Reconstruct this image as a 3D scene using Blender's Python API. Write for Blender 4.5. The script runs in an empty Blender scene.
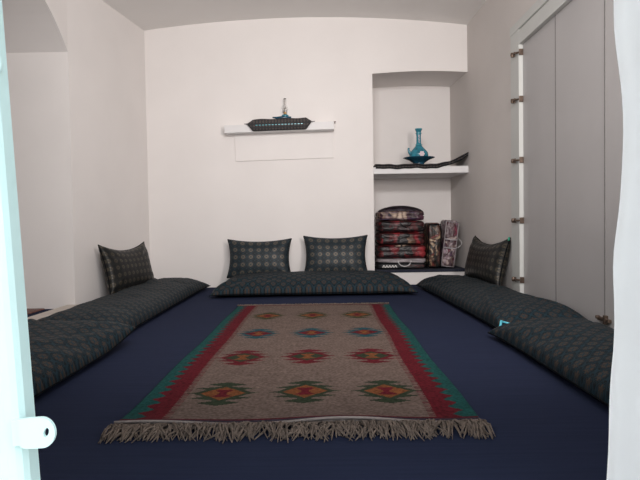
import bpy, bmesh, math, random
import numpy as np
from mathutils import Vector, Matrix, noise
random.seed(7)
S = bpy.context.scene
C = S.collection
PI = math.pi

# ---------------------------------------------------------------- camera
F = 560.0
cam_d = bpy.data.cameras.new('camera')
cam = bpy.data.objects.new('camera', cam_d); C.objects.link(cam)
cam_d.sensor_fit = 'HORIZONTAL'; cam_d.sensor_width = 36.0
cam_d.lens = F / 640 * 36.0
cam_d.clip_start = 0.05
R = (Matrix.Rotation(math.atan(4 / F), 4, 'Z') @ Matrix.Rotation(PI / 2 - math.atan(17 / F), 4, 'X')
     @ Matrix.Rotation(-0.0155, 4, 'Z'))
cam.matrix_world = Matrix.Translation((0, 0, 0.72)) @ R
S.camera = cam

# ---------------------------------------------------------------- world, lamps, exposure
w = bpy.data.worlds.new('world'); S.world = w; w.use_nodes = True
bg = w.node_tree.nodes['Background']
bg.inputs['Color'].default_value = (0.86, 0.94, 1.0, 1); bg.inputs['Strength'].default_value = 2.25
S.view_settings.view_transform = 'Standard'; S.view_settings.look = 'None'
S.view_settings.gamma = 1; S.view_settings.use_curve_mapping = False
S.view_settings.exposure = 0.0

def area(name, loc, direction, sx, sy, power, color):
    l = bpy.data.lights.new(name, 'AREA'); l.shape = 'RECTANGLE'
    l.size = sx; l.size_y = sy; l.energy = power; l.color = color
    o = bpy.data.objects.new(name, l); C.objects.link(o); o.location = loc
    o.rotation_euler = Vector(direction).to_track_quat('-Z', 'Y').to_euler()
    return o
# side window daylight, plus an added transom lamp for general fill
a1 = area('added_transom_fill', (0.0, 1.07, 2.53), (-0.06, 1, -0.15), 1.5, 0.42, 48, (1.0, 0.965, 0.95)); a1.data.spread = math.radians(120)
a2 = area('side_window_daylight', (1.36, 1.07, 1.62), (-0.32, 1, 0.0), 0.46, 0.85, 29, (1.0, 0.90, 0.85)); a2.data.spread = math.radians(110)

# ---------------------------------------------------------------- materials
def new_mat(name):
    m = bpy.data.materials.new(name); m.use_nodes = True
    return m, m.node_tree.nodes, m.node_tree.links, m.node_tree.nodes['Principled BSDF']

def plain(name, col, rough=0.6, metal=0.0, var=0.12, scale=30, bump=0.0, coord='Object', spec=0.5, bscale=None):
    m, n, l, b = new_mat(name)
    b.inputs['Roughness'].default_value = rough; b.inputs['Metallic'].default_value = metal
    b.inputs['Specular IOR Level'].default_value = spec
    tc = n.new('ShaderNodeTexCoord'); nz = n.new('ShaderNodeTexNoise')
    nz.inputs['Scale'].default_value = scale; nz.inputs['Detail'].default_value = 4
    l.new(tc.outputs[coord], nz.inputs['Vector'])
    r = n.new('ShaderNodeValToRGB')
    r.color_ramp.elements[0].position = 0.3; r.color_ramp.elements[1].position = 0.7
    r.color_ramp.elements[0].color = (*[c * (1 - var) for c in col], 1)
    r.color_ramp.elements[1].color = (*[min(1, c * (1 + var)) for c in col], 1)
    l.new(nz.outputs['Fac'], r.inputs['Fac']); l.new(r.outputs['Color'], b.inputs['Base Color'])
    if bump:
        nb = n.new('ShaderNodeTexNoise'); nb.inputs['Scale'].default_value = bscale or scale
        nb.inputs['Detail'].default_value = 3
        l.new(tc.outputs[coord], nb.inputs['Vector'])
        bu = n.new('ShaderNodeBump'); bu.inputs['Strength'].default_value = bump
        bu.inputs['Distance'].default_value = 0.02
        l.new(nb.outputs['Fac'], bu.inputs['Height']); l.new(bu.outputs['Normal'], b.inputs['Normal'])
    return m

class NB:
    """tiny helper for math node chains"""
    def __init__(s, n, l): s.n, s.l = n, l
    def m(s, op, a, b=None, c=None):
        x = s.n.new('ShaderNodeMath'); x.operation = op
        for i, v in enumerate((a, b, c)):
            if v is None: continue
            if isinstance(v, (int, float)): x.inputs[i].default_value = v
            else: s.l.new(v, x.inputs[i])
        return x.outputs[0]
    def mix(s, f, a, b):
        x = s.n.new('ShaderNodeMix'); x.data_type = 'RGBA'
        if isinstance(f, (int, float)): x.inputs[0].default_value = f
        else: s.l.new(f, x.inputs[0])
        for i, v in ((6, a), (7, b)):
            if isinstance(v, tuple): x.inputs[i].default_value = (*v, 1)
            else: s.l.new(v, x.inputs[i])
        return x.outputs[2]

def brocade(name, base, line, gold, P=0.075, Q=0.085, rough=0.5, sheen=0.3, metal=0.0, both=False):
    m, n, l, b = new_mat(name)
    k = NB(n, l)
    uv = n.new('ShaderNodeUVMap'); sp = n.new('ShaderNodeSeparateXYZ'); l.new(uv.outputs['UV'], sp.inputs[0])
    cu = k.m('COSINE', k.m('MULTIPLY', sp.outputs[0], 2 * PI / P))
    cv = k.m('COSINE', k.m('MULTIPLY', sp.outputs[1], 2 * PI / Q))
    g = k.m('MULTIPLY', k.m('ADD', cu, cv), 0.5); f = k.m('ABSOLUTE', g); pos = k.m('GREATER_THAN', g, -2.0 if both else 0.0)
    # petals: angular-ish modulation
    pu = k.m('COSINE', k.m('MULTIPLY', sp.outputs[0], 10 * PI / P))
    pv = k.m('COSINE', k.m('MULTIPLY', sp.outputs[1], 10 * PI / Q))
    f2 = k.m('ADD', f, k.m('MULTIPLY', k.m('MULTIPLY', pu, pv), 0.20))
    med = k.m('MULTIPLY', pos, k.m('MULTIPLY', k.m('GREATER_THAN', f2, 0.52 if both else 0.42), k.m('LESS_THAN', f2, 0.88)))
    core = k.m('GREATER_THAN', f2, 0.90)
    ring = k.m('MULTIPLY', k.m('GREATER_THAN', f2, 0.28), k.m('LESS_THAN', f2, 0.42))
    lat = k.m('LESS_THAN', f, 0.09)
    nz = n.new('ShaderNodeTexNoise'); nz.inputs['Scale'].default_value = 260; l.new(uv.outputs['UV'], nz.inputs['Vector'])
    wv = k.m('ADD', 0.55, k.m('MULTIPLY', nz.outputs['Fac'], 0.9))
    c = k.mix(k.m('MULTIPLY', ring, 0.8), base, line)
    c = k.mix(k.m('MULTIPLY', lat, 0.9), c, line)
    c = k.mix(k.m('MULTIPLY', med, 0.85), c, gold)
    c = k.mix(core, c, line)
    vm = n.new('ShaderNodeVectorMath'); vm.operation = 'SCALE'; l.new(c, vm.inputs[0]); l.new(wv, vm.inputs['Scale'])
    l.new(vm.outputs[0], b.inputs['Base Color'])
    l.new(k.m('SUBTRACT', rough, k.m('MULTIPLY', med, 0.12)), b.inputs['Roughness'])
    b.inputs['Specular IOR Level'].default_value = sheen * 0.6
    l.new(k.m('MULTIPLY', med, metal), b.inputs['Metallic'])
    bu = n.new('ShaderNodeBump'); bu.inputs['Strength'].default_value = 0.25; bu.inputs['Distance'].default_value = 0.003
    l.new(k.m('ADD', f2, k.m('MULTIPLY', nz.outputs['Fac'], 0.5)), bu.inputs['Height']); l.new(bu.outputs['Normal'], b.inputs['Normal'])
    return m

def floral(name, cols, scale=14, rough=0.25, clear=0.5):
    """printed blanket in a glossy clear bag"""
    m, n, l, b = new_mat(name)
    tc = n.new('ShaderNodeTexCoord')
    nz = n.new('ShaderNodeTexNoise'); nz.inputs['Scale'].default_value = 6; nz.inputs['Detail'].default_value = 2
    l.new(tc.outputs['Object'], nz.inputs['Vector'])
    ad = n.new('ShaderNodeMixRGB'); ad.blend_type = 'ADD'; ad.inputs[0].default_value = 0.25
    l.new(tc.outputs['Object'], ad.inputs[1]); l.new(nz.outputs['Color'], ad.inputs[2])
    v = n.new('ShaderNodeTexVoronoi'); v.inputs['Scale'].default_value = scale; l.new(ad.outputs[0], v.inputs['Vector'])
    sp = n.new('ShaderNodeSeparateColor'); l.new(v.outputs['Color'], sp.inputs[0])
    r = n.new('ShaderNodeValToRGB'); r.color_ramp.interpolation = 'CONSTANT'
    els = r.color_ramp.elements
    while len(els) < len(cols): els.new(0.5)
    for i, (p, c) in enumerate(cols):
        els[i].position = p; els[i].color = (*c, 1)
    l.new(sp.outputs[0], r.inputs['Fac'])
    r2 = n.new('ShaderNodeValToRGB'); r2.color_ramp.elements[0].color = (1, 1, 1, 1); r2.color_ramp.elements[1].color = (0.25, 0.2, 0.2, 1)
    r2.color_ramp.elements[0].position = 0.25; r2.color_ramp.elements[1].position = 0.6
    l.new(v.outputs['Distance'], r2.inputs['Fac'])
    mu = n.new('ShaderNodeMixRGB'); mu.blend_type = 'MULTIPLY'; mu.inputs[0].default_value = 1
    l.new(r.outputs['Color'], mu.inputs[1]); l.new(r2.outputs['Color'], mu.inputs[2])
    l.new(mu.outputs[0], b.inputs['Base Color'])
    b.inputs['Roughness'].default_value = 0.55
    b.inputs['Coat Weight'].default_value = clear * 0.5; b.inputs['Coat Roughness'].default_value = rough
    nb = n.new('ShaderNodeTexNoise'); nb.inputs['Scale'].default_value = 22; l.new(tc.outputs['Object'], nb.inputs['Vector'])
    bu = n.new('ShaderNodeBump'); bu.inputs['Strength'].default_value = 0.6; bu.inputs['Distance'].default_value = 0.02
    l.new(nb.outputs['Fac'], bu.inputs['Height']); l.new(bu.outputs['Normal'], b.inputs['Normal']); l.new(bu.outputs['Normal'], b.inputs['Coat Normal'])
    return m

M = {}
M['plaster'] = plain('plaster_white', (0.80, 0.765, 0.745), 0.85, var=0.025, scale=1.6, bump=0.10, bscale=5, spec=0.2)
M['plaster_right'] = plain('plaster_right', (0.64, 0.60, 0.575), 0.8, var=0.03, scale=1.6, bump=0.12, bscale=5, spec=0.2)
M['ceiling'] = plain('ceiling_white', (0.84, 0.82, 0.80), 0.85, var=0.02, scale=1.2, bump=0.1, bscale=4, spec=0.2)
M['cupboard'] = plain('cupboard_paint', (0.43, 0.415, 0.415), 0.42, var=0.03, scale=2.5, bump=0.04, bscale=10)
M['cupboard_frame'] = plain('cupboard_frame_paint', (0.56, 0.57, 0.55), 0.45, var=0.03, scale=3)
M['bronze'] = plain('aged_bronze', (0.12, 0.085, 0.065), 0.4, metal=0.6, var=0.2)
M['mint'] = plain('mint_paint', (0.70, 0.93, 0.91), 0.3, var=0.03, scale=6, bump=0.03)
M['curtain'] = plain('curtain_cloth', (0.93, 0.93, 0.93), 0.9, var=0.02, scale=4, bump=0.15, bscale=9)
M['ledge'] = plain('ledge_white', (0.74, 0.73, 0.73), 0.6, var=0.02, scale=3)
M['turq'] = plain('turquoise_glaze', (0.03, 0.20, 0.27), 0.18, var=0.35, scale=22)
M['turq_dark'] = plain('dark_turquoise_glaze', (0.012, 0.06, 0.10), 0.2, var=0.3, scale=22)
M['turq_light'] = plain('light_turquoise_glaze', (0.08, 0.36, 0.42), 0.25, var=0.2, scale=30)
M['pinkwhite'] = plain('painted_flower', (0.75, 0.62, 0.66), 0.4, var=0.15, scale=60)
M['brass'] = plain('brass', (0.35, 0.22, 0.10), 0.35, metal=0.8)
M['piping'] = plain('dark_piping', (0.006, 0.007, 0.009), 0.9, spec=0.05)
M['cyan_tag'] = plain('cyan_ribbon', (0.10, 0.50, 0.62), 0.4)
M['green_tag'] = plain('green_ribbon', (0.03, 0.35, 0.22), 0.4)
M['fringe'] = plain('fringe_wool', (0.135, 0.10, 0.08), 0.9, var=0.35, scale=40)
M['selvedge'] = plain('white_selvedge', (0.24, 0.20, 0.185), 0.9, var=0.15, scale=50)
M['navy_cloth'] = plain('navy_cloth', (0.014, 0.018, 0.035), 0.9, var=0.2, scale=40)
M['threshold'] = plain('worn_white_sill', (0.56, 0.50, 0.45), 0.8, var=0.12, scale=9, bump=0.15)
M['earth'] = plain('courtyard_ground', (0.42, 0.38, 0.34), 0.9, var=0.15, scale=3)
M['concrete'] = M['plaster']
M['white_plastic'] = plain('white_plastic', (0.6, 0.58, 0.58), 0.35, var=0.05)
M['black_cloth'] = plain('black_cloth', (0.012, 0.012, 0.015), 0.6)
M['stripe_white'] = plain('white_print', (0.62, 0.60, 0.58), 0.5)
M['greyfold'] = plain('grey_fold', (0.30, 0.27, 0.28), 0.5, var=0.25, scale=14, bump=0.2)
M['purple_edge'] = plain('purple_edge', (0.035, 0.018, 0.07), 0.5)
DB = (0.0085, 0.0115, 0.014)
M['brocade'] = brocade('brocade_mattress', DB, (0.014, 0.036, 0.050), (0.056, 0.038, 0.029), 0.10, 0.105, 0.7, 0.2, 0.0, True)
M['brocade_cushion'] = brocade('brocade_cushion', (0.011, 0.014, 0.017), (0.017, 0.034, 0.044), (0.115, 0.092, 0.070), 0.094, 0.100, 0.5, 0.4, 0.1)
M['brocade_black'] = brocade('brocade_black', (0.010, 0.010, 0.011), (0.016, 0.018, 0.017), (0.075, 0.062, 0.045), 0.075, 0.085, 0.45, 0.35, 0.15)
M['brocade_small'] = brocade('brocade_small', (0.045, 0.034, 0.034), (0.035, 0.05, 0.055), (0.12, 0.09, 0.08), 0.035, 0.04, 0.7, 0.2)
RD, CR, BL, PU = (0.20, 0.008, 0.014), (0.55, 0.42, 0.33), (0.015, 0.012, 0.014), (0.045, 0.02, 0.07)
M['fl_purple'] = floral('floral_purple', [(0, CR), (0.42, PU), (0.55, (0.50, 0.36, 0.36)), (0.72, (0.10, 0.03, 0.06))], 12)
M['purple_top'] = floral('purple_top', [(0, (0.05, 0.03, 0.055)), (0.6, (0.075, 0.045, 0.07)), (0.9, (0.11, 0.07, 0.08))], 16)
M['fl_red'] = floral('floral_red', [(0, BL), (0.22, RD), (0.55, (0.07, 0.008, 0.010)), (0.80, (0.36, 0.02, 0.03)), (0.95, (0.4, 0.25, 0.16))], 12)
M['fl_maroon'] = floral('floral_maroon', [(0, (0.03, 0.010, 0.012)), (0.3, (0.13, 0.008, 0.014)), (0.62, BL), (0.76, (0.25, 0.02, 0.03)), (0.94, (0.28, 0.1, 0.1))], 13)
M['fl_cream'] = floral('floral_cream_red', [(0, BL), (0.25, (0.18, 0.008, 0.014)), (0.6, (0.05, 0.012, 0.02)), (0.74, CR), (0.88, (0.36, 0.03, 0.04))], 10)
M['fl_brown'] = floral('floral_brown', [(0, (0.05, 0.02, 0.014)), (0.22, (0.30, 0.17, 0.10)), (0.5, (0.42, 0.30, 0.19)), (0.72, (0.16, 0.03, 0.025)), (0.86, (0.02, 0.02, 0.015))], 20)
M['fl_pink'] = floral('floral_pink', [(0, (0.42, 0.33, 0.36)), (0.4, (0.30, 0.20, 0.25)), (0.62, (0.22, 0.035, 0.07)), (0.76, (0.50, 0.40, 0.38)), (0.92, (0.08, 0.03, 0.07))], 17)

def glass():
    m, n, l, b = new_mat('clear_glass')
    b.inputs['Base Color'].default_value = (0.97, 0.97, 0.97, 1); b.inputs['Roughness'].default_value = 0.03
    b.inputs['Transmission Weight'].default_value = 1.0; b.inputs['IOR'].default_value = 1.35
    return m
M['glass'] = glass()

def carpet():
    m, n, l, b = new_mat('navy_carpet'); k = NB(n, l)
    tc = n.new('ShaderNodeTexCoord')
    mp = n.new('ShaderNodeMapping'); mp.inputs['Scale'].default_value = (3, 60, 1); l.new(tc.outputs['Object'], mp.inputs[0])
    nz = n.new('ShaderNodeTexNoise'); nz.inputs['Scale'].default_value = 1.0; nz.inputs['Detail'].default_value = 5; l.new(mp.outputs[0], nz.inputs['Vector'])
    n2 = n.new('ShaderNodeTexNoise'); n2.inputs['Scale'].default_value = 2.2; n2.inputs['Detail'].default_value = 3; l.new(tc.outputs['Object'], n2.inputs['Vector'])
    c = k.mix(nz.outputs['Fac'], (0.0105, 0.015, 0.037), (0.021, 0.028, 0.063))
    c = k.mix(k.m('MULTIPLY', n2.outputs['Fac'], 0.3), c, (0.022, 0.028, 0.05))
    l.new(c, b.inputs['Base Color']); b.inputs['Roughness'].default_value = 0.95; b.inputs['Specular IOR Level'].default_value = 0.1
    bu = n.new('ShaderNodeBump'); bu.inputs['Strength'].default_value = 0.3; bu.inputs['Distance'].default_value = 0.003
    l.new(nz.outputs['Fac'], bu.inputs['Height']); l.new(bu.outputs['Normal'], b.inputs['Normal'])
    return m
M['carpet'] = carpet()

def kilim_mat():
    m, n, l, b = new_mat('kilim_weave'); k = NB(n, l)
    a = n.new('ShaderNodeVertexColor'); a.layer_name = 'pattern'
    tc = n.new('ShaderNodeTexCoord')
    mp = n.new('ShaderNodeMapping'); mp.inputs['Scale'].default_value = (90, 240, 1); l.new(tc.outputs['Object'], mp.inputs[0])
    nz = n.new('ShaderNodeTexNoise'); nz.inputs['Scale'].default_value = 1; nz.inputs['Detail'].default_value = 3; l.new(mp.outputs[0], nz.inputs['Vector'])
    n2 = n.new('ShaderNodeTexNoise'); n2.inputs['Scale'].default_value = 14; n2.inputs['Detail'].default_value = 4; l.new(tc.outputs['Object'], n2.inputs['Vector'])
    n3 = n.new('ShaderNodeTexNoise'); n3.inputs['Scale'].default_value = 70; n3.inputs['Detail'].default_value = 3; l.new(tc.outputs['Object'], n3.inputs['Vector'])
    s = k.m('MAXIMUM', 0.1, k.m('ADD', -0.55, k.m('ADD', k.m('MULTIPLY', nz.outputs['Fac'], 0.8), k.m('ADD', k.m('MULTIPLY', n3.outputs['Fac'], 1.7), k.m('MULTIPLY', n2.outputs['Fac'], 0.6)))))
    vm = n.new('ShaderNodeVectorMath'); vm.operation = 'SCALE'; l.new(a.outputs['Color'], vm.inputs[0]); l.new(s, vm.inputs['Scale'])
    l.new(vm.outputs[0], b.inputs['Base Color']); b.inputs['Roughness'].default_value = 0.95; b.inputs['Specular IOR Level'].default_value = 0.1
    bu = n.new('ShaderNodeBump'); bu.inputs['Strength'].default_value = 0.4; bu.inputs['Distance'].default_value = 0.003
    l.new(nz.outputs['Fac'], bu.inputs['Height']); l.new(bu.outputs['Normal'], b.inputs['Normal'])
    return m
M['kilim'] = kilim_mat()

# ---------------------------------------------------------------- object helpers
def obj(name, bm, mat, parent=None, smooth=False, recalc=True):
    me = bpy.data.meshes.new(name)
    if recalc: bmesh.ops.recalc_face_normals(bm, faces=bm.faces)
    bm.to_mesh(me); bm.free()
    me.materials.append(mat)
    if smooth:
        for p in me.polygons: p.use_smooth = True
    o = bpy.data.objects.new(name, me); C.objects.link(o)
    if parent: o.parent = parent
    return o
def tag(o, label, cat, group=None):
    o['label'] = label; o['category'] = cat
    if group: o['group'] = group
    return o
def thing(name, label, cat, loc=(0, 0, 0), rot=(0, 0, 0), group=None):
    o = bpy.data.objects.new(name, None); C.objects.link(o); o.location = loc; o.rotation_euler = rot
    return tag(o, label, cat, group)
def struct(name, bm, mat, parent=None, smooth=False):
    o = obj(name, bm, mat, parent, smooth)
    if not parent: o['kind'] = 'structure'
    return o
def box(bm, x0, x1, y0, y1, z0, z1, bev=0.0, seg=2):
    r = bmesh.ops.create_cube(bm, size=1)
    vs = r['verts']
    for v in vs:
        v.co = Vector(((x0 + x1) / 2 + v.co.x * (x1 - x0), (y0 + y1) / 2 + v.co.y * (y1 - y0), (z0 + z1) / 2 + v.co.z * (z1 - z0)))
    if bev:
        es = list({e for v in vs for e in v.link_edges})
        bmesh.ops.bevel(bm, geom=es, offset=bev, segments=seg, affect='EDGES', profile=0.5)
    return bm
def B(*a, **k): return box(bmesh.new(), *a, **k)
def prism(bm, pts, axis, a, b):
    """extrude a 2D outline between a and b along the axis"""
    def P(p, t):
        return {'x': (t, p[0], p[1]), 'y': (p[0], t, p[1]), 'z': (p[0], p[1], t)}[axis]
    v0 = [bm.verts.new(P(p, a)) for p in pts]; v1 = [bm.verts.new(P(p, b)) for p in pts]
    n = len(pts)
    bm.faces.new(v0); bm.faces.new(v1[::-1])
    for i in range(n): bm.faces.new((v0[i], v0[(i + 1) % n], v1[(i + 1) % n], v1[i]))
    return bm
def tube(bm, pts, r, seg=8, closed=False):
    pts = [Vector(p) for p in pts]; n = len(pts); rings = []
    for i, p in enumerate(pts):
        if closed: t = pts[(i + 1) % n] - pts[i - 1]
        else: t = pts[min(i + 1, n - 1)] - pts[max(i - 1, 0)]
        t.normalize()
        up = Vector((0, 0, 1)) if abs(t.z) < 0.9 else Vector((1, 0, 0))
        a = t.cross(up).normalized(); b = t.cross(a)
        rr = r[i] if isinstance(r, (list, tuple)) else r
        rings.append([bm.verts.new(p + (a * math.cos(2 * PI * k / seg) + b * math.sin(2 * PI * k / seg)) * rr) for k in range(seg)])
    for i in range(n if closed else n - 1):
        A, D = rings[i], rings[(i + 1) % n]
        for k in range(seg): bm.faces.new((A[k], A[(k + 1) % seg], D[(k + 1) % seg], D[k]))
    if not closed:
        bm.faces.new(rings[0][::-1]); bm.faces.new(rings[-1])
    return bm
def lathe(bm, prof, seg=32, loc=(0, 0, 0)):
    rings = []
    for r, z in prof:
        if r < 1e-5: rings.append([bm.verts.new((loc[0], loc[1], loc[2] + z))])
        else: rings.append([bm.verts.new((loc[0] + r * math.cos(2 * PI * k / seg), loc[1] + r * math.sin(2 * PI * k / seg), loc[2] + z)) for k in range(seg)])
    for A, D in zip(rings, rings[1:]):
        for k in range(seg):
            k2 = (k + 1) % seg
            if len(A) == 1 and len(D) == 1: continue
            if len(A) == 1: bm.faces.new((A[0], D[k2], D[k]))
            elif len(D) == 1: bm.faces.new((A[k], A[k2], D[0]))
            else: bm.faces.new((A[k], A[k2], D[k2], D[k]))
    return bm

# ---------------------------------------------------------------- the setting
YB = 6.4     # front face of the back wall
struct('floor', B(-3.6, 1.9, 0.95, 7.3, -0.12, 0.0), M['carpet'])
ground = struct('trim_1', B(-8, 8, -8, 0.6, -0.3, -0.12), M['earth'])
ground.name = 'courtyard_ground'

# left wall: straight part with an arched passage, then a slightly splayed part to the back corner
bm = bmesh.new()
Y0, Y1 = 3.0, 4.9
arch = [(Y0 + (Y1 - Y0) * t, 2.24 + 0.42 * (1 - abs(2 * t - 1) ** 2.3)) for t in [i / 28 for i in range(29)]]
prism(bm, arch[::-1] + [(Y0, 0.0), (1.05, 0.0), (1.05, 3.5), (Y1, 3.5)], 'x', -2.2, -2.95)
pl = [(-2.2, Y1), (-2.0, YB), (-2.0, 7.0), (-2.95, 7.0), (-2.95, Y1)]
prism(bm, pl, 'z', 0.0, 3.5)
struct('wall_left', bm, M['plaster'])
# passage behind the arch
bm = bmesh.new()
box(bm, -3.75, -3.6, 2.6, 5.3, 0, 3.0)
box(bm, -3.6, -2.95, 2.45, 2.6, 0, 3.0); box(bm, -3.6, -2.95, 5.3, 5.45, 0, 3.0)
box(bm, -3.6, -2.95, 2.6, 5.3, 2.9, 3.05)
struct('wall_passage', bm, M['plaster'])

# back wall with the tall niche
NX0, NX1, NZ0, NZ1 = 0.575, 1.66, 0.14, 2.40
bm = bmesh.new()
box(bm, -2.1, NX0, YB, 7.1, 0, 3.5)
top = [(NX0, NZ1)] + [(NX0 + (1.8 - NX0) * t, NZ1 + 0.022 * math.sin(PI * min(1, t * 1.1))) for t in [i / 12 for i in range(1, 12)]] + [(1.8, NZ1), (1.8, 3.5), (NX0, 3.5)]
prism(bm, top, 'y', YB, 7.1)
box(bm, -2.1, 1.9, 7.1, 7.25, 0, 3.5)
box(bm, NX0, 1.8, YB, 7.1, 0, NZ0)
struct('wall_back', bm, M['plaster'])
# the niche's middle shelf
struct('trim_1', B(NX0, 1.69, YB - 0.01, 7.1, 1.265, 1.345, bev=0.008), M['ledge'])

# right wall with the opening of the cupboard
bm = bmesh.new()
CY0, CY1, CZ = 2.2, 4.94, 2.24
prism(bm, [(1.68, CY1), (1.65, YB), (1.61, 7.1), (2.0, 7.1), (2.0, CY1)], 'z', 0, 3.5)
box(bm, 1.68, 2.0, CY0, CY1, CZ, 3.5)
box(bm, 1.68, 2.0, 1.05, CY0, 0, 3.5)
box(bm, 1.95, 2.05, CY0, CY1, 0, CZ)
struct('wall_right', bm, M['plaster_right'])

# vaulted ceiling
bm = bmesh.new()
prof = []
for i in range(25):
    x = -2.3 + 4.3 * i / 24
    t = (x + 0.18) / 1.85
    prof.append((x, 2.925 + 0.12 * (1 - t * t)))
prism(bm, prof + [(x, z + 0.15) for x, z in prof[::-1]], 'y', 0.6, 7.1)
struct('ceiling', bm, M['ceiling'], smooth=False)

# front wall around the doorway, side window and an added, unseen transom opening
bm = bmesh.new()
box(bm, -2.3, -1.12, 0.6, 1.05, -0.12, 3.4)
box(bm, -1.12, 1.02, 0.6, 1.05, 2.15, 2.28)
box(bm, -1.12, 1.02, 0.6, 1.05, 2.80, 3.4)
box(bm, -1.12, -0.85, 0.6, 1.05, 2.28, 2.80); box(bm, 0.85, 1.02, 0.6, 1.05, 2.28, 2.80)
box(bm, 1.02, 2.0, 0.6, 1.05, -0.12, 1.15); box(bm, 1.02, 2.0, 0.6, 1.05, 2.10, 3.4)
box(bm, 1.02, 1.10, 0.6, 1.05, 1.15, 2.10); box(bm, 1.62, 2.0, 0.6, 1.05, 1.15, 2.10)
struct('wall_front', bm, M['plaster'])
struct('trim_2', B(-1.12, 1.02, 0.6, 1.0, -0.12, 0.02), M['threshold'])

# worn white sill across the arched passage
bm = bmesh.new()
prism(bm, [(-2.27, 4.9), (-2.13, 4.9), (-2.02, 3.9), (-2.02, 3.0), (-2.27, 3.0)], 'z', -0.01, 0.035)
struct('trim_3', bm, M['threshold'])

# ---------------------------------------------------------------- cupboard in the right wall
cup = thing('cupboard', 'white built-in cupboard with flat plank doors in the right wall', 'cupboard', (1.68, 3.6, 0))
def cobj(name, bm, mat, parent=cup, smooth=False, shift=(-1.68, -3.6, 0)):
    bmesh.ops.translate(bm, verts=bm.verts, vec=shift)
    return obj(name, bm, mat, parent, smooth)
bm = bmesh.new()
box(bm, 1.655, 1.76, CY1 - 0.19, CY1 + 0.01, 0, CZ + 0.14)
box(bm, 1.645, 1.76, CY0 - 0.01, CY0 + 0.12, 0, CZ + 0.02, bev=0.004)
box(bm, 1.6555, 1.76, CY0 + 0.12, CY1 - 0.19, CZ - 0.05, CZ + 0.06)
box(bm, 1.664, 1.76, CY0 + 0.12, CY1 - 0.19, CZ + 0.06, CZ + 0.08)
box(bm, 1.650, 1.70, CY0 - 0.02, CY1 + 0.02, CZ + 0.075, CZ + 0.15, bev=0.006)
cobj('frame', bm, M['cupboard_frame'])
edges = [CY1 - 0.19, 4.09, 3.38, 2.85, CY0 + 0.12]
for a, b in zip(edges, edges[1:]):
    d = cobj('door', B(1.69, 1.73, b + 0.0015, a - 0.0015, 0.01, CZ - 0.05), M['cupboard'])
M['seam_shade'] = plain('grey_seam_shade', (0.20, 0.19, 0.185), 0.6)
for y in edges[1:-1]:  # added dark strips paint the shaded gaps between door panels
    cobj('dark_seam', B(1.6885, 1.692, y - 0.007, y + 0.007, 0.01, CZ - 0.05), M['seam_shade'])
for z in (2.125, 1.735, 1.225, 0.715, 0.21):
    bm = bmesh.new(); y = CY1 - 0.165
    box(bm, 1.636, 1.647, y + 0.03, y + 0.065, z - 0.02, z + 0.02, bev=0.003)
    tube(bm, [(1.632, y + 0.05, z), (1.634, y, z), (1.665, y - 0.027, z)], 0.008)
    lathe(bm, [(0, -0.02), (0.012, -0.018), (0.016, 0), (0.012, 0.018), (0, 0.02)], 12, (1.628, y + 0.055, z))
    box(bm, 1.655, 1.69, y - 0.037, y - 0.026, z - 0.026, z + 0.026, bev=0.003)
    cobj('hinge', bm, M['bronze'], smooth=False)
bm = bmesh.new()
box(bm, 1.67, 1.691, 3.30, 3.44, 0.10, 0.122, bev=0.003); box(bm, 1.668, 1.691, 3.34, 3.365, 0.085, 0.14, bev=0.003)
lathe(bm, [(0, -0.012), (0.012, -0.01), (0.014, 0), (0.012, 0.01), (0, 0.012)], 10, (1.665, 3.42, 0.12))
cobj('bolt', bm, M['bronze'])

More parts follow.
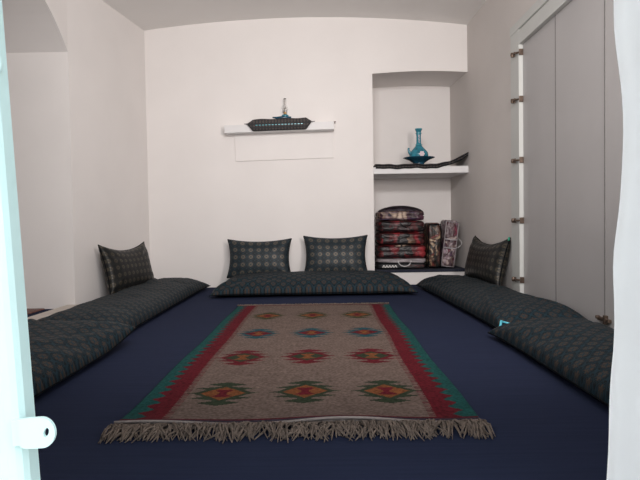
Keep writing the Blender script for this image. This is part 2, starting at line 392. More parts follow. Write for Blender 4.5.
# ---------------------------------------------------------------- cushions and mattresses
def cushion(name, L, W, T, mat, pinchx=0.06, pinchy=0.06, flat=0.25, pw=0.42, parent=None, seed=0, wr=0.012, nx=64, ny=40, bend=None, endp=0.6, low=1.0):
    """stuffed cover: L along x, W along y, concave edges, pointed corners; returns mesh object + edge outline"""
    bm = bmesh.new(); uvl = bm.loops.layers.uv.new('UVMap')
    def P(u, v, side):
        x = L / 2 * u * (1 - pinchx / (L / 2) * (1 - v * v)); y = W / 2 * v * (1 - pinchy / (W / 2) * (1 - abs(u) ** 6) if L > 2.2 * W else 1 - pinchy * (1 if v > 0 else low) / (W / 2) * (1 - u * u))
        k = L / W
        tu = max(0, 1 - abs(u) ** (2.2 * k if k > 1.3 else 2.4)) ** endp; tv = max(0, 1 - abs(v) ** 2.4) ** pw
        h = T * tu * tv
        nz = noise.noise(Vector((x * 3.5 + seed * 7.1, y * 4.5, seed * 3.3))) + 0.5 * noise.noise(Vector((x * 9 + seed, y * 7, seed)))
        rad = noise.noise(Vector((math.atan2(v, u) * 5 + seed, seed * 2.0, 0)))   # radial creases at the corners
        c = (abs(u * v)) ** 1.5
        h *= 1 + (nz * wr + rad * c * 0.12 * wr / 0.012) / 0.1 * 0.5
        z = h * (1 - flat) if side > 0 else -h * flat
        p = Vector((x, y, z))
        if bend: p = bend(p, u, v)
        return p
    top = {}; bot = {}
    for i in range(nx + 1):
        for j in range(ny + 1):
            u = math.sin((i / nx * 2 - 1) * PI / 2) * 0.6 + (i / nx * 2 - 1) * 0.4; v = math.sin((j / ny * 2 - 1) * PI / 2) * 0.6 + (j / ny * 2 - 1) * 0.4
            top[i, j] = bm.verts.new(P(u, v, 1))
            edge = i in (0, nx) or j in (0, ny)
            bot[i, j] = top[i, j] if edge else bm.verts.new(P(u, v, -1))
            top[i, j, 'uv'] = (L / 2 * u, W / 2 * v * (1 + 0.35 * T / W))
    for i in range(nx):
        for j in range(ny):
            for d, rev in ((top, False), (bot, True)):
                q = [(i, j), (i + 1, j), (i + 1, j + 1), (i, j + 1)]
                if rev: q = q[::-1]
                f = bm.faces.new([d[a] for a in q])
                for lp, a in zip(f.loops, q): lp[uvl].uv = top[(*a, 'uv')]
    outline = [top[i, 0].co.copy() for i in range(nx)] + [top[nx, j].co.copy() for j in range(ny)] + \
              [top[i, ny].co.copy() for i in range(nx, 0, -1)] + [top[0, j].co.copy() for j in range(ny, 0, -1)]
    me = bpy.data.meshes.new(name); bm.to_mesh(me); bm.free(); me.materials.append(mat)
    for p in me.polygons: p.use_smooth = True
    o = bpy.data.objects.new(name, me); C.objects.link(o)
    if parent: o.parent = parent
    return o, outline

def mattress(label, loc, rz, L, W, T, seed, group='brocade floor mattresses along the walls', bend=None, pinchx=0.03, tagpos=None, zoff=0.0):
    t = thing('floor_mattress', label, 'mattress', loc, (0, 0, rz), group)
    o, out = cushion('cover', L, W, T, M['brocade'], pinchx, 0.03, 0.2, 0.40, t, seed, 0.022, 90, 44, bend, 0.5)
    o.location.z = T * 0.2 + zoff
    bm = bmesh.new(); tube(bm, out, 0.004, 6, True)
    p = obj('piping', bm, M['piping'], t, True); p.location.z = T * 0.2 + zoff
    return t

def drop(zt):
    """tips sag towards the floor"""
    def f(p, u, v):
        s = max(0, abs(u) - 0.75) / 0.25
        p.z -= zt * s * s * (1 if abs(v) > 0.0 else 1)
        return p
    return f
T0 = 0.21
mattress('dark teal brocade floor mattress under the two back cushions', (-0.115, 5.84, 0), 0.022, 2.02, 0.88, T0, 1, bend=drop(0.01))
mattress('long dark floor mattress in the back left corner, carrying the left cushion', (-1.615, 4.80, 0), PI / 2 + 0.01, 2.96, 0.68, 0.165, 2, bend=drop(0.0))
def bend_nl(p, u, v):
    s = max(0, u - 0.55) / 0.45
    p.z += 0.065 * s * s
    return p
mattress('near floor mattress on the left, partly hidden by the mint green door', (-1.545, 2.30, 0), PI / 2 + 0.0, 2.2, 0.78, 0.172, 3, bend=bend_nl)
mattress('dark floor mattress along the right wall, carrying the right cushion', (1.34, 4.73, 0), -PI / 2 + 0.035, 2.66, 0.62, 0.172, 4, bend=drop(0.0))
mn = mattress('near floor mattress on the right, beside the white curtain', (1.335, 2.37, 0), PI / 2 + 0.01, 2.10, 0.66, 0.168, 5)
# cyan ribbon at the end of the long right mattress
rb = [o for o in C.objects if o.get('label', '').startswith('dark floor mattress along the right wall')][0]
bm = bmesh.new()
tube(bm, [(1.21, -0.275, 0.085), (1.235, -0.285, 0.09), (1.25, -0.295, 0.07), (1.245, -0.30, 0.05)], 0.008, 6)
tube(bm, [(1.235, -0.285, 0.09), (1.262, -0.265, 0.085), (1.272, -0.245, 0.08)], 0.006, 6)
r_ = obj('ribbon', bm, M['cyan_tag'], rb, True); r_['label'] = 'bright cyan ribbon'

def poshti(label, loc, rot, L, W, T, seed, mat, pinch=0.035, px=None):
    t = thing('cushion', label, 'cushion', loc, rot, 'brocade back cushions leaning on the walls')
    o, out = cushion('cover', L, W, T, mat, px or pinch, pinch, 0.5, 0.42, t, seed, 0.012, 48, 36, None, 0.42, 0.25)
    o.location.y = W / 2
    bm = bmesh.new(); tube(bm, out, 0.005, 6, True)
    p = obj('piping', bm, M['piping'], t, True); p.location.y = W / 2
    return t
# local: x width, y height, z front; base edge on the mattress, leaning on the wall
RX = math.radians(76)
poshti('patterned cushion leaning on the back wall, left one of the pair', (-0.715, 6.12, 0.135), (RX, 0, 0.01), 0.71, 0.43, 0.17, 11, M['brocade_cushion'])
poshti('patterned cushion leaning on the back wall, nearer the niche', (0.125, 6.12, 0.145), (RX, 0, -0.02), 0.71, 0.445, 0.17, 12, M['brocade_cushion'])
lc = poshti('black brocade cushion propped on the left wall beside the corner', (-1.87, 5.47, 0.085), (RX, 0, math.radians(77)), 0.78, 0.48, 0.17, 13, M['brocade_black'], 0.075, 0.03)
rc = poshti('black brocade cushion with green corner tab on the right wall', (1.51, 5.42, 0.125), (RX, 0, math.radians(-86)), 0.92, 0.45, 0.17, 14, M['brocade_black'], 0.08, 0.035)
bm = bmesh.new(); tube(bm, [(0.43, 0.435, 0.004), (0.45, 0.45, 0.008), (0.462, 0.425, 0.012)], 0.008, 6)
g_ = obj('corner_tab', bm, M['green_tag'], rc, True); g_['label'] = 'bright green corner tab'

# ---------------------------------------------------------------- kilim
rug = thing('kilim_rug', 'beige kilim rug with star medallions, red and teal edges, on the navy carpet', 'rug', (-0.103, 1.96, 0))
RW, RL = 1.30, 2.88
nx, ny = 200, 420
BE, RE, TE = (0.122, 0.088, 0.075), (0.085, 0.0065, 0.012), (0.008, 0.055, 0.052)
GR, OR, CY, DK = (0.022, 0.032, 0.018), (0.145, 0.050, 0.018), (0.010, 0.052, 0.065), (0.028, 0.025, 0.038)
ROW = [(0.375, (GR, OR, RE)), (1.00, (RE, GR, OR)), (1.64, (CY, RE, OR)), (2.33, ((0.032, 0.035, 0.015), OR, RE))]
COL = [-0.335, 0.01, 0.352]
def tri(x, p): return abs((x / p) % 1 * 2 - 1)
def kcol(x, y):
    ax = RW / 2 - abs(x)
    if y < 0.055 or y > RL - 0.03:
        yy = y if y < 0.5 else RL - y
        if yy < 0.006: return (0.22, 0.18, 0.165)
        if yy < 0.022: return RE
        if yy < 0.040 and y < 0.5: return DK
        return (0.07, 0.008, 0.014)
    z = 0.040 + 0.048 * tri(y, 0.085)
    if ax < z: return TE
    z2 = 0.150 + 0.004 * tri(y, 0.02)
    if ax < z2: return RE
    if ax < 0.178 and (y / 0.018) % 1 < 0.45: return (0.09, 0.026, 0.028)
    for cy, (a, b, c) in ROW:
        v = (y - cy) / 0.155
        if abs(v) > 1.05: continue
        for cx in COL:
            u = (x - cx) / 0.158
            if abs(u) > 1.05: continue
            au, av = abs(u), abs(v)
            if au < 0.30 and av < 0.34 and (au < 0.05 + av * 0.75) and av < 0.36 - 0.3 * au: return c
            if au < 0.09 and av < 0.1: return c
            if au / 0.60 + av / 0.60 < 1: return b
            if au / 0.80 + av / 0.80 < 1: return a
            for vk, rk in ((0.0, 1.0), (0.42, 0.84), (0.82, 0.56)):
                if au < rk * (1 - abs(av - vk) / 0.23): return a
    return BE
bm = bmesh.new(); cl = bm.loops.layers.float_color.new('pattern')
V = {}
def rugz(x, y):
    return 0.008 + 0.004 * (1 + noise.noise(Vector((x * 2.5, y * 1.8, 3.0)))) + 0.008 * math.exp(-y / 0.06) * (1 + math.sin(x * 9))
for i in range(nx + 1):
    for j in range(ny + 1):
        x = (i / nx - 0.5) * RW; y = j / ny * RL
        V[i, j] = bm.verts.new((x + 0.004 * math.sin(y * 5), y + 0.006 * math.sin(x * 7 + 1) * (1 - y / RL), rugz(x, y)))
for i in range(nx):
    for j in range(ny):
        f = bm.faces.new((V[i, j], V[i + 1, j], V[i + 1, j + 1], V[i, j + 1])); f.smooth = True
        c = (*kcol(((i + 0.5) / nx - 0.5) * RW, (j + 0.5) / ny * RL), 1)
        for lp in f.loops: lp[cl] = c
# thickness: skirt down to the floor
bnd = [V[i, 0] for i in range(nx + 1)] + [V[nx, j] for j in range(1, ny + 1)] + [V[i, ny] for i in range(nx - 1, -1, -1)] + [V[0, j] for j in range(ny - 1, 0, -1)]
low = [bm.verts.new((v.co.x, v.co.y, 0.001)) for v in bnd]
for k in range(len(bnd)):
    k2 = (k + 1) % len(bnd)
    f = bm.faces.new((bnd[k], low[k], low[k2], bnd[k2]))
    c = kcol(*(max(-RW / 2 + 0.001, min(RW / 2 - 0.001, bnd[k].co.x)), max(0, min(RL, bnd[k].co.y))))
    for lp in f.loops: lp[cl] = (*c, 1)
obj('woven_field', bm, M['kilim'], rug, recalc=False)
bm = bmesh.new(); tube(bm, [((i / 60 - 0.5) * RW, -0.002 + 0.006 * math.sin((i / 60 - 0.5) * RW * 7 + 1), rugz((i / 60 - 0.5) * RW, 0) + 0.001) for i in range(61)], 0.0055, 6)
obj('selvedge', bm, M['selvedge'], rug, True)
def fringe(y0, sgn, length, n, lift):
    bm = bmesh.new()
    for k in range(n):
        cx = (k + random.random()) / n
        x = (cx - 0.5) * (RW + 0.02)
        cl_ = noise.noise(Vector((x * 14, sgn * 3, 0)))
        ln = length * (0.75 + 0.5 * random.random() + 0.3 * cl_)
        lean = random.uniform(-1.1, 1.1) + 0.8 * cl_ + (-0.1 if cx < 0.05 else 0.1 if cx > 0.95 else 0)
        curl = random.uniform(-1.4, 1.4)
        if cx < 0.04: lean = max(lean, -0.35); curl = abs(curl) * 0.3
        if cx > 0.96: lean = min(lean, 0.35); curl = -abs(curl) * 0.3
        pts = []; h0 = 0.012
        for s in range(6):
            t = s / 5
            pts.append((x + ln * (lean * t * 0.42 + curl * t * t * 0.22), y0 + sgn * ln * t * (1 - 0.15 * abs(lean)),
                        max(0.004, h0 * (1 - t) + lift * math.sin(PI * t) * random.uniform(0.2, 1.0) + 0.003)))
        r0 = random.uniform(0.0022, 0.0042)
        tube(bm, pts, [r0, r0, r0, r0 * 1.1, r0 * 1.0, r0 * 0.5], 5)
    o = obj('fringe', bm, M['fringe'], rug, True); o['kind'] = 'stuff'
    return o
fringe(0.0, -1, 0.118, 430, 0.024)
fringe(RL, 1, 0.075, 260, 0.008)

# ---------------------------------------------------------------- ledge on the back wall with mat and oil lamp
tilt = -math.atan(0.025 / 1.22)
lg = thing('wall_ledge', 'narrow white ledge with a flat panel below on the back wall', 'shelf', (-0.48, YB, 1.79), (0, tilt, 0))
obj('ledge_board', B(-0.61, 0.61, -0.15, 0.0, -0.043, 0.043, bev=0.004), M['ledge'], lg)
obj('wall_panel', B(-0.52, 0.60, -0.014, 0.0, -0.345, -0.043, bev=0.003), M['plaster'], lg)
bm = bmesh.new(); tube(bm, [(0.625, 0, 0.045), (0.625, -0.05, 0.055)], 0.005, 6)
lathe(bm, [(0, 0), (0.012, 0), (0.012, 0.006), (0, 0.006)], 10, (0.625, -0.05, 0.052))
nail = obj('nail', bm, M['bronze'], lg)

# padded mat folded over the ledge
bm = bmesh.new(); uvl = bm.loops.layers.uv.new('UVMap')
prof = [(0.148, 0.046), (0.145, 0.085), (0.10, 0.098), (0.02, 0.10), (-0.015, 0.088), (-0.032, 0.05), (-0.034, 0.0), (-0.028, -0.034), (-0.014, -0.038), (-0.005, -0.034), (-0.004, 0.046), (0.07, 0.046)]
n = 48; rings = []
for i in range(n + 1):
    t = i / n * 2 - 1; x = 0.36 * t
    e = min(1, (1 - abs(t)) / 0.18 + 0.03)
    ring = []
    for (y, z) in prof:
        zc = 0.049
        zz = zc + (z - zc) * e if z > zc else zc + (z - zc) * e
        if z < 0.046 and e < 1: zz = max(zz, zc - 0.085 * e)
        zz += 0.004 * math.sin(x * 23) * (1 if z > 0.08 else 0)
        ring.append(bm.verts.new((x, -0.15 + y, zz)))
    rings.append(ring)
for i in range(n):
    for k in range(len(prof)):
        k2 = (k + 1) % len(prof)
        f = bm.faces.new((rings[i][k], rings[i + 1][k], rings[i + 1][k2], rings[i][k2])); f.smooth = True
        for lp in f.loops: lp[uvl].uv = (lp.vert.co.x, lp.vert.co.z - lp.vert.co.y)
bm.faces.new(rings[0][::-1]); bm.faces.new(rings[-1])
mat_t = thing('padded_mat', 'small dark padded mat draped over the white wall ledge', 'mat', (-0.475, YB, 1.79), (0, tilt, 0))
obj('cover', bm, M['brocade_small'], mat_t)
bm = bmesh.new()
for k in range(15):
    x = -0.25 + 0.50 * k / 14
    box(bm, x - 0.010, x + 0.010, -0.190, -0.178, 0.020, 0.028)
obj('stitching', bm, M['turq_light'], mat_t)
for s in (-1, 1):
    bm = bmesh.new()
    tube(bm, [(s * 0.35, -0.10, 0.05), (s * 0.37, -0.11, 0.055), (s * 0.395, -0.12, 0.057)], [0.007, 0.005, 0.003], 6)
    obj('tassel', bm, M['brocade_small'], mat_t)

lamp = thing('oil_lamp', 'small turquoise oil lamp with clear glass chimney on the ledge mat', 'lamp', (-0.415, 6.33, 1.889))
bm = bmesh.new(); lathe(bm, [(0, 0), (0.045, 0), (0.05, 0.004), (0.03, 0.010), (0.018, 0.014), (0.03, 0.02), (0.042, 0.03), (0.040, 0.045), (0.022, 0.055), (0, 0.055)], 24)
obj('oil_font', bm, M['turq'], lamp, True)
bm = bmesh.new()
tube(bm, [(-0.14, -0.02, 0.022), (-0.10, -0.03, 0.014), (-0.05, -0.03, 0.014), (0.0, -0.03, 0.016), (0.07, -0.03, 0.016)], [0.006, 0.012, 0.018, 0.018, 0.010], 10)
obj('saucer', bm, M['turq_dark'], lamp, True)
bm = bmesh.new(); lathe(bm, [(0, 0.054), (0.017, 0.054), (0.019, 0.062), (0.015, 0.068), (0.019, 0.074), (0.017, 0.082), (0, 0.082)], 20)
obj('burner', bm, M['brass'], lamp, True)
bm = bmesh.new(); lathe(bm, [(0.016, 0.082), (0.026, 0.095), (0.034, 0.115), (0.028, 0.14), (0.016, 0.165), (0.013, 0.20), (0.014, 0.235),
                             (0.012, 0.235), (0.011, 0.20), (0.014, 0.165), (0.026, 0.14), (0.032, 0.115), (0.024, 0.095), (0.014, 0.082)], 24)
obj('glass_chimney', bm, M['glass'], lamp, True)
bm = bmesh.new(); tube(bm, [(0, 0, 0.08), (0, 0, 0.10)], 0.006, 8)
obj('wick', bm, M['stripe_white'], lamp, True)

# ---------------------------------------------------------------- the niche: cloth, dish, ewer
bm = bmesh.new(); uvl = bm.loops.layers.uv.new('UVMap')
n, mW = 60, 14
def runner(t, s, side):
    x = 0.60 + 1.045 * t
    lift = 0.115 * max(0, (t - 0.66) / 0.34) ** 1.8
    z = 1.349 + lift + 0.004 * math.sin(t * 19 + s * 3) + 0.003 * math.sin(t * 43 + 1)
    y = 6.392 + 0.50 * s - 0.004 * math.sin(t * 11)
    if s < 0.03: y = 6.372 + (0.012 if not side else 0); z -= 0.022 * (1 - max(0, (t - 0.66) / 0.34))
    return Vector((x, y, z + (0.030 if side else 0)))
VV = {}
for i in range(n + 1):
    for j in range(mW + 1):
        for sd in (0, 1): VV[i, j, sd] = bm.verts.new(runner(i / n, j / mW, sd))
def q(a):
    f = bm.faces.new([VV[k] for k in a]); f.smooth = True
    for lp in f.loops: lp[uvl].uv = (lp.vert.co.x, lp.vert.co.y + lp.vert.co.z)
for i in range(n):
    for j in range(mW):
        q([(i, j, 1), (i + 1, j, 1), (i + 1, j + 1, 1), (i, j + 1, 1)]); q([(i, j, 0), (i, j + 1, 0), (i + 1, j + 1, 0), (i + 1, j, 0)])
    q([(i, 0, 0), (i + 1, 0, 0), (i + 1, 0, 1), (i, 0, 1)]); q([(i, mW, 1), (i + 1, mW, 1), (i + 1, mW, 0), (i, mW, 0)])
for j in range(mW):
    q([(0, j, 1), (0, j + 1, 1), (0, j + 1, 0), (0, j, 0)]); q([(n, j, 0), (n, j + 1, 0), (n, j + 1, 1), (n, j, 1)])
rn = thing('shelf_cloth', 'dark brocade cloth on the niche shelf, its right end curling up', 'cloth', (0, 0, 0))
obj('cover', bm, M['brocade_small'], rn)
for s_ in (0, 1):
    bm = bmesh.new(); tube(bm, [runner(i / 60, 0, s_) + Vector((0, -0.003, 0)) for i in range(61)], 0.005, 6)
    obj('hem', bm, M['piping'], rn, True)

ZS = 1.383
dish = tag(obj('footed_dish', lathe(bmesh.new(), [(0, 0), (0.065, 0), (0.07, 0.006), (0.062, 0.012), (0.075, 0.03), (0.115, 0.055), (0.185, 0.082), (0.187, 0.086), (0.11, 0.066), (0.05, 0.04), (0, 0.036)], 40), M['turq_dark'], None, True),
           'dark blue footed dish on the niche shelf, holding the ewer', 'dish')
dish.location = (1.13, 6.62, ZS)
ew = thing('ewer', 'turquoise long-necked ewer with a painted white flower, standing in the dish', 'ewer', (1.13, 6.62, ZS + 0.037))
bm = bmesh.new(); lathe(bm, [(0, 0), (0.055, 0), (0.06, 0.01), (0.095, 0.035), (0.112, 0.07), (0.105, 0.11), (0.07, 0.15), (0.038, 0.185), (0.028, 0.22), (0.026, 0.30), (0.030, 0.33), (0.027, 0.345), (0.034, 0.365), (0.040, 0.372), (0.040, 0.385), (0.030, 0.387), (0.02, 0.37), (0, 0.33)], 36)
obj('body', bm, M['turq'], ew, True)
bm = bmesh.new(); tube(bm, [(-0.085, -0.01, 0.08), (-0.11, -0.01, 0.11), (-0.122, -0.01, 0.145), (-0.118, -0.01, 0.162)], [0.024, 0.018, 0.012, 0.013], 10)
obj('spout', bm, M['turq'], ew, True)
bm = bmesh.new()
for zz, rr in ((0.20, 0.036), (0.335, 0.032), (0.385, 0.038)):
    bm = bmesh.new(); tube(bm, [(rr * math.cos(a * PI / 12), rr * math.sin(a * PI / 12), zz) for a in range(24)], 0.005, 6, True)
    obj('neck_ring', bm, M['turq_light'], ew, True)
bm = bmesh.new()
tube(bm, [(0.006 * math.sin(k * 2.1), -0.029, 0.215 + 0.01 * k) for k in range(11)], [0.004 + 0.004 * (k % 2) for k in range(11)], 6)
obj('neck_ornament', bm, M['pinkwhite'], ew, True)
bm = bmesh.new()
for k in range(7):
    a = k * PI / 3; rr = 0.021 if k < 6 else 0
    c = Vector((0.018 + rr * math.cos(a), 0, 0.082 + rr * math.sin(a)))
    yy = -math.sqrt(max(0, 0.1125 ** 2 - c.x ** 2)) - 0.002
    lathe(bm, [(0, -0.003), (0.010, -0.002), (0.013, 0), (0.010, 0.003), (0, 0.004)], 10)
    vs = bm.verts[-(10 * 3 + 2):] if False else None
    bm.verts.ensure_lookup_table()
    new = bm.verts[len(bm.verts) - 32:]
    for v in new:
        co = v.co.copy(); v.co = Vector((c.x + co.x * 0.95, yy + co.z, c.z + co.y * 0.95))
obj('painted_flower', bm, M['pinkwhite'], ew, True)

# navy cloth on the niche floor
tag(obj('floor_cloth', B(0.60, 1.64, 6.385, 7.05, 0.141, 0.168, bev=0.008), M['navy_cloth']), 'navy cloth spread on the niche floor under the blankets', 'cloth')

# ---------------------------------------------------------------- folded blankets
def bundle(L, D, H, seed, layers=2, e=0.16, amp=0.01):
    """soft folded block: superellipsoid box with fold creases"""
    bm = bmesh.new(); bmesh.ops.create_cube(bm, size=2)
    bmesh.ops.subdivide_edges(bm, edges=bm.edges, cuts=15, use_grid_fill=True)
    for v in bm.verts:
        p = v.co.copy()
        pn = 7.0
        k = (abs(p.x) ** pn + abs(p.y) ** pn + abs(p.z) ** 5) ** (1 / pn)
        p = p / max(k, 1e-6) ** 0.95
        crease = 1 - 0.05 * abs(math.sin(p.z * PI / 2 * layers)) ** 0.5 * 0 - 0.045 * math.exp(-((math.sin((p.z + 1) * PI / 2 * layers)) / 0.25) ** 2) * (abs(p.z) < 0.9)
        p.x *= crease; p.y *= crease
        nz = noise.noise(Vector((p.x * 2 + seed * 5, p.y * 2, p.z * 2))) + 0.5 * noise.noise(Vector((p.x * 5 + seed * 5, p.y * 5, p.z * 5)))
        p = Vector((p.x * L / 2, p.y * D / 2, p.z * H / 2))
        p += v.co.normalized() * nz * amp
        p.z = min(H / 2, max(p.z, -H / 2))
        v.co = p + Vector((0, 0, H / 2))
    return bm
BG = 'folded blankets stacked in the niche'
BX, BY = 0.905, 6.72
z = 0.169
def blanket(label, H, mat, seed, L=0.56, D=0.46, dx=0.0, dy=0.0, rz=0.0, layers=2, name='folded_blanket'):
    global z
    t = thing(name, label, 'blanket', (BX + dx, BY + dy, z), (0, 0, rz), BG)
    obj('body', bundle(L, D, H, seed, layers), mat, t, True)
    z += H + 0.001
    return t, L, D, H
t, L, D, H = blanket('black folded textile with a white zigzag print, bottom of the stack', 0.068, M['black_cloth'], 1, 0.57, layers=1)
bm = bmesh.new()
for k in range(5):
    x = -0.235 + 0.034 * k
    prism(bm, [(x, 0.022), (x + 0.012, 0.022), (x + 0.026, 0.05), (x + 0.014, 0.05)], 'y', -D / 2 - 0.006, -D / 2 + 0.004)
    prism(bm, [(x + 0.014, 0.05), (x + 0.026, 0.05), (x + 0.04, 0.022), (x + 0.028, 0.022)], 'y', -D / 2 - 0.005, -D / 2 + 0.004)
obj('white_print', bm, M['stripe_white'], t)
obj('red_corner', B(0.06, 0.25, -D / 2 - 0.004, -D / 2 + 0.05, 0.012, 0.052, bev=0.01), M['fl_maroon'], t)
t, L, D, H = blanket('pale grey folded textile with a white carry handle, second from the bottom', 0.055, M['greyfold'], 2, 0.57, layers=1)
bm = bmesh.new(); tube(bm, [(-0.05 + 0.075 * (1 + math.cos(PI * (1 - k / 14))) , -D / 2 - 0.006 - 0.01 * math.sin(PI * k / 14), 0.03 - 0.065 * math.sin(PI * k / 14)) for k in range(15)], 0.006, 8)
h_ = obj('handle', bm, M['white_plastic'], t, True)
def bag_trim(t, L, D, H, mat, handle=False):
    bm = bmesh.new()
    for zz in (0.02, H - 0.02):
        pts = []
        for k in range(40):
            a = 2 * PI * k / 40
            c, s = math.cos(a), math.sin(a)
            f = (abs(c) ** 6 + abs(s) ** 6) ** (-1 / 6)
            pts.append((c * f * L / 2 * 0.985, s * f * D / 2 * 0.985, zz))
        tube(bm, pts, 0.004, 6, True)
    obj('bag_piping', bm, mat, t, True)
    if handle:
        bm = bmesh.new(); tube(bm, [(-0.02 + 0.13 * k / 12, -D / 2 - 0.008, H - 0.03 - 0.045 * math.sin(PI * k / 12)) for k in range(13)], 0.005, 6)
        obj('handle', bm, mat, t, True)
t, L, D, H = blanket('dark red floral blanket with a big cream flower, below the middle of the stack', 0.155, M['fl_cream'], 3, 0.57); bag_trim(t, L, D, H, M['piping'])
t, L, D, H = blanket('dark red floral blanket in the middle of the stack, between two others', 0.145, M['fl_red'], 4, 0.555); bag_trim(t, L, D, H, M['piping'])
t, L, D, H = blanket('maroon and black folded blanket right under the purple one', 0.135, M['fl_maroon'], 5, 0.545); bag_trim(t, L, D, H, M['piping'], True)
t, L, D, H = blanket('purple blanket with cream flowers on top of the stack', 0.115, M['fl_purple'], 6, 0.55, rz=-0.02); bag_trim(t, L, D, H, M['purple_edge'])
bm = bmesh.new()
tn = 20
g = {}
for i in range(tn + 1):
    for j in range(tn + 1):
        u, v = i / tn * 2 - 1, j / tn * 2 - 1
        zz = 0.104 + 0.075 * ((1 - u ** 2) * (1 - v ** 4)) ** 0.6
        g[i, j] = bm.verts.new((u * 0.262, v * 0.215, zz))
for i in range(tn):
    for j in range(tn): bm.faces.new((g[i, j], g[i + 1, j], g[i + 1, j + 1], g[i, j + 1]))
r = bmesh.ops.solidify(bm, geom=bm.faces[:], thickness=0.008)
obj('purple_top', bm, M['purple_top'], t, True)

def upright(label, loc, rot, L, D, H, mat, seed, edge, strap=False):
    t = thing('blanket_bag', label, 'blanket bag', loc, rot, 'upright floral blanket bags in the niche')
    obj('body', bundle(L, D, H, seed, 1, amp=0.008), mat, t, True)
    bm = bmesh.new()
    for sx in (-1, 1):
        tube(bm, [(sx * L / 2 * 0.9, -D / 2 * 0.93, 0.02 + (H - 0.04) * k / 10) for k in range(11)], 0.006, 6)
    for zz in (0.02, H - 0.02):
        tube(bm, [(-L / 2 * 0.9, -D / 2 * 0.95, zz), (0, -D / 2 * 0.97, zz), (L / 2 * 0.9, -D / 2 * 0.95, zz)], 0.006, 6)
    obj('bag_piping', bm, edge, t, True)
    if strap:
        bm = bmesh.new()
        for zz in (H * 0.42, H * 0.60): box(bm, -L / 2 * 0.95, L / 2 * 0.95, -D / 2 - 0.008, -D / 2 + 0.005, zz - 0.008, zz + 0.008, bev=0.002)
        obj('strap', bm, edge, t)
    return t
upright('brown and cream floral blanket bag standing upright against the stack', (1.285, 6.72, 0.169), (0, 0.012, 0), 0.155, 0.40, 0.535, M['fl_brown'], 8, M['piping'])
pk = upright('pale pink floral blanket bag standing at a slant nearest the right wall', (1.435, 6.72, 0.172), (0, 0.125, 0), 0.16, 0.40, 0.56, M['fl_pink'], 9, M['greyfold'], True)
bm = bmesh.new(); tube(bm, [(0.10 + 0.055 * math.sin(PI * k / 12), -0.10, 0.24 + 0.12 * k / 12 ) for k in range(13)], 0.004, 6)
obj('carry_loop', bm, M['white_plastic'], pk, True)

# small kilim just inside the passage
bm = bmesh.new(); box(bm, -2.92, -2.45, 4.60, 4.86, 0.001, 0.012, bev=0.003)
pr_ = thing('small_rug', 'dull red striped rug end lying in the arched passage on the left', 'rug', (0, 0, 0))
obj('woven_field', bm, plain('dull_red_weave', (0.16, 0.07, 0.055), 0.9, var=0.4, scale=25), pr_)
bm = bmesh.new()
for k in range(3): box(bm, -2.90, -2.47, 4.64 + 0.07 * k, 4.655 + 0.07 * k, 0.010, 0.0135)
obj('stripe', bm, M['selvedge'], pr_)

# ---------------------------------------------------------------- the mint green metal door leaf in the foreground
dl = thing('door_leaf', 'mint green metal door leaf with a padlock hasp, in the left foreground', 'door', (-0.505, 0.90, 0.36), (0, -0.049, 0))
bm = bmesh.new()
box(bm, -0.62, -0.03, 0.005, 0.03, -0.34, 1.75)
dp = obj('sheet_panel', bm, M['mint'], dl)
bm = bmesh.new()
prism(bm, [(0.014, 0.006), (0.014, 0.035), (-0.05, 0.035), (-0.05, 0.0), (-0.044, -0.006), (-0.034, -0.010), (-0.022, -0.012), (-0.010, -0.012), (0.001, -0.009), (0.009, -0.004)], 'z', -0.34, 1.75)
obj('frame_tube', bm, M['mint'], dl)
bm = bmesh.new()
lathe(bm, [(0, -0.014), (0.005, -0.012), (0.006, 0), (0.005, 0.012), (0, 0.014)], 12, (0.0135, 0.01, 0.625))
obj('latch_knob', bm, M['mint'], dl, True)
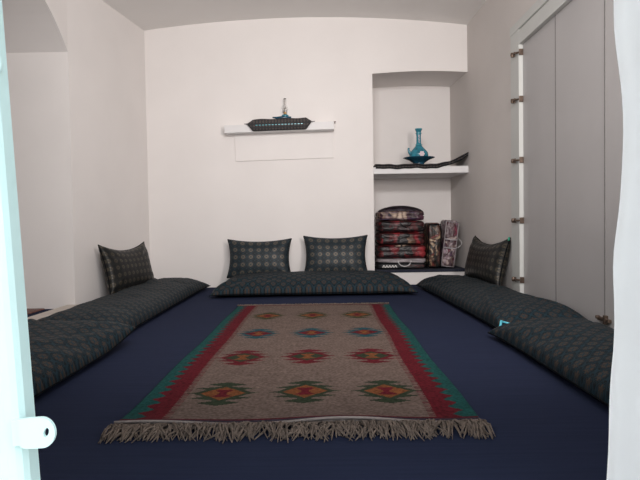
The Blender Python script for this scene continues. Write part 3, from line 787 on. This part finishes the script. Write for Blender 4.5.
# hasp: rounded tab with an oval hole, proud of the leaf
bm = bmesh.new(); N = 40
outl, hole = [], []
for k in range(N):
    a = 2 * PI * k / N
    c, s = math.cos(a), math.sin(a)
    ox = 0.022 * c + 0.030 if c > 0 else -0.036 * abs(c) ** 0.35 + 0.030
    outl.append((ox, 0.0215 * (s if c > 0 else math.copysign(min(1, abs(s) ** 0.25), s)) if abs(s) > 1e-6 else 0.0))
    hole.append((0.038 + 0.0042 * c + 0.002 * s, 0.0062 * s))
hx = []
for yv in (-0.020, -0.014):
    hx.append(([bm.verts.new((p[0], yv, p[1])) for p in outl], [bm.verts.new((p[0], yv, p[1])) for p in hole]))
for k in range(N):
    k2 = (k + 1) % N
    (o0, h0), (o1, h1) = hx
    bm.faces.new((o0[k], o0[k2], h0[k2], h0[k])); bm.faces.new((o1[k], h1[k], h1[k2], o1[k2]))
    bm.faces.new((o0[k], o1[k], o1[k2], o0[k2])); bm.faces.new((h0[k], h0[k2], h1[k2], h1[k]))
box(bm, -0.02, 0.002, -0.015, -0.004, -0.018, 0.018)
hs = obj('hasp', bm, M['mint'], dl); hs.location = (0.021, 0, 0.030); hs.scale = (1.0, 1, 1.15)

# ---------------------------------------------------------------- curtain
bm = bmesh.new(); nu, nv = 90, 60
CV = {}
for i in range(nu + 1):
    for j in range(nv + 1):
        t = i / nu; z_ = 0.03 + 2.08 * j / nv
        xe = 0.594 + 0.020 * math.exp(-((z_ - 0.87) / 0.19) ** 4) - 0.016 * max(0, 0.45 - z_) / 0.3 + 0.002 * math.sin(z_ * 14)
        x = xe + 0.42 * t
        y = 1.15 + 0.022 * math.sin(t * 24 + 1.2 + 0.4 * math.sin(z_ * 3)) * min(1, t * 5 + 0.25) + 0.008 * noise.noise(Vector((x * 9, z_ * 6, 0)))
        CV[i, j] = bm.verts.new((x, y, z_))
for i in range(nu):
    for j in range(nv): bm.faces.new((CV[i, j], CV[i + 1, j], CV[i + 1, j + 1], CV[i, j + 1]))
bmesh.ops.solidify(bm, geom=bm.faces[:], thickness=0.003)
ct = thing('curtain', 'plain white cloth curtain hanging at the right side of the doorway', 'curtain', (0, 0, 0))
obj('cloth', bm, M['curtain'], ct, True)
bm = bmesh.new(); tube(bm, [(-1.1, 1.15, 2.13), (1.06, 1.15, 2.13)], 0.012, 10)
obj('curtain_rod', bm, M['white_plastic'], ct, True)
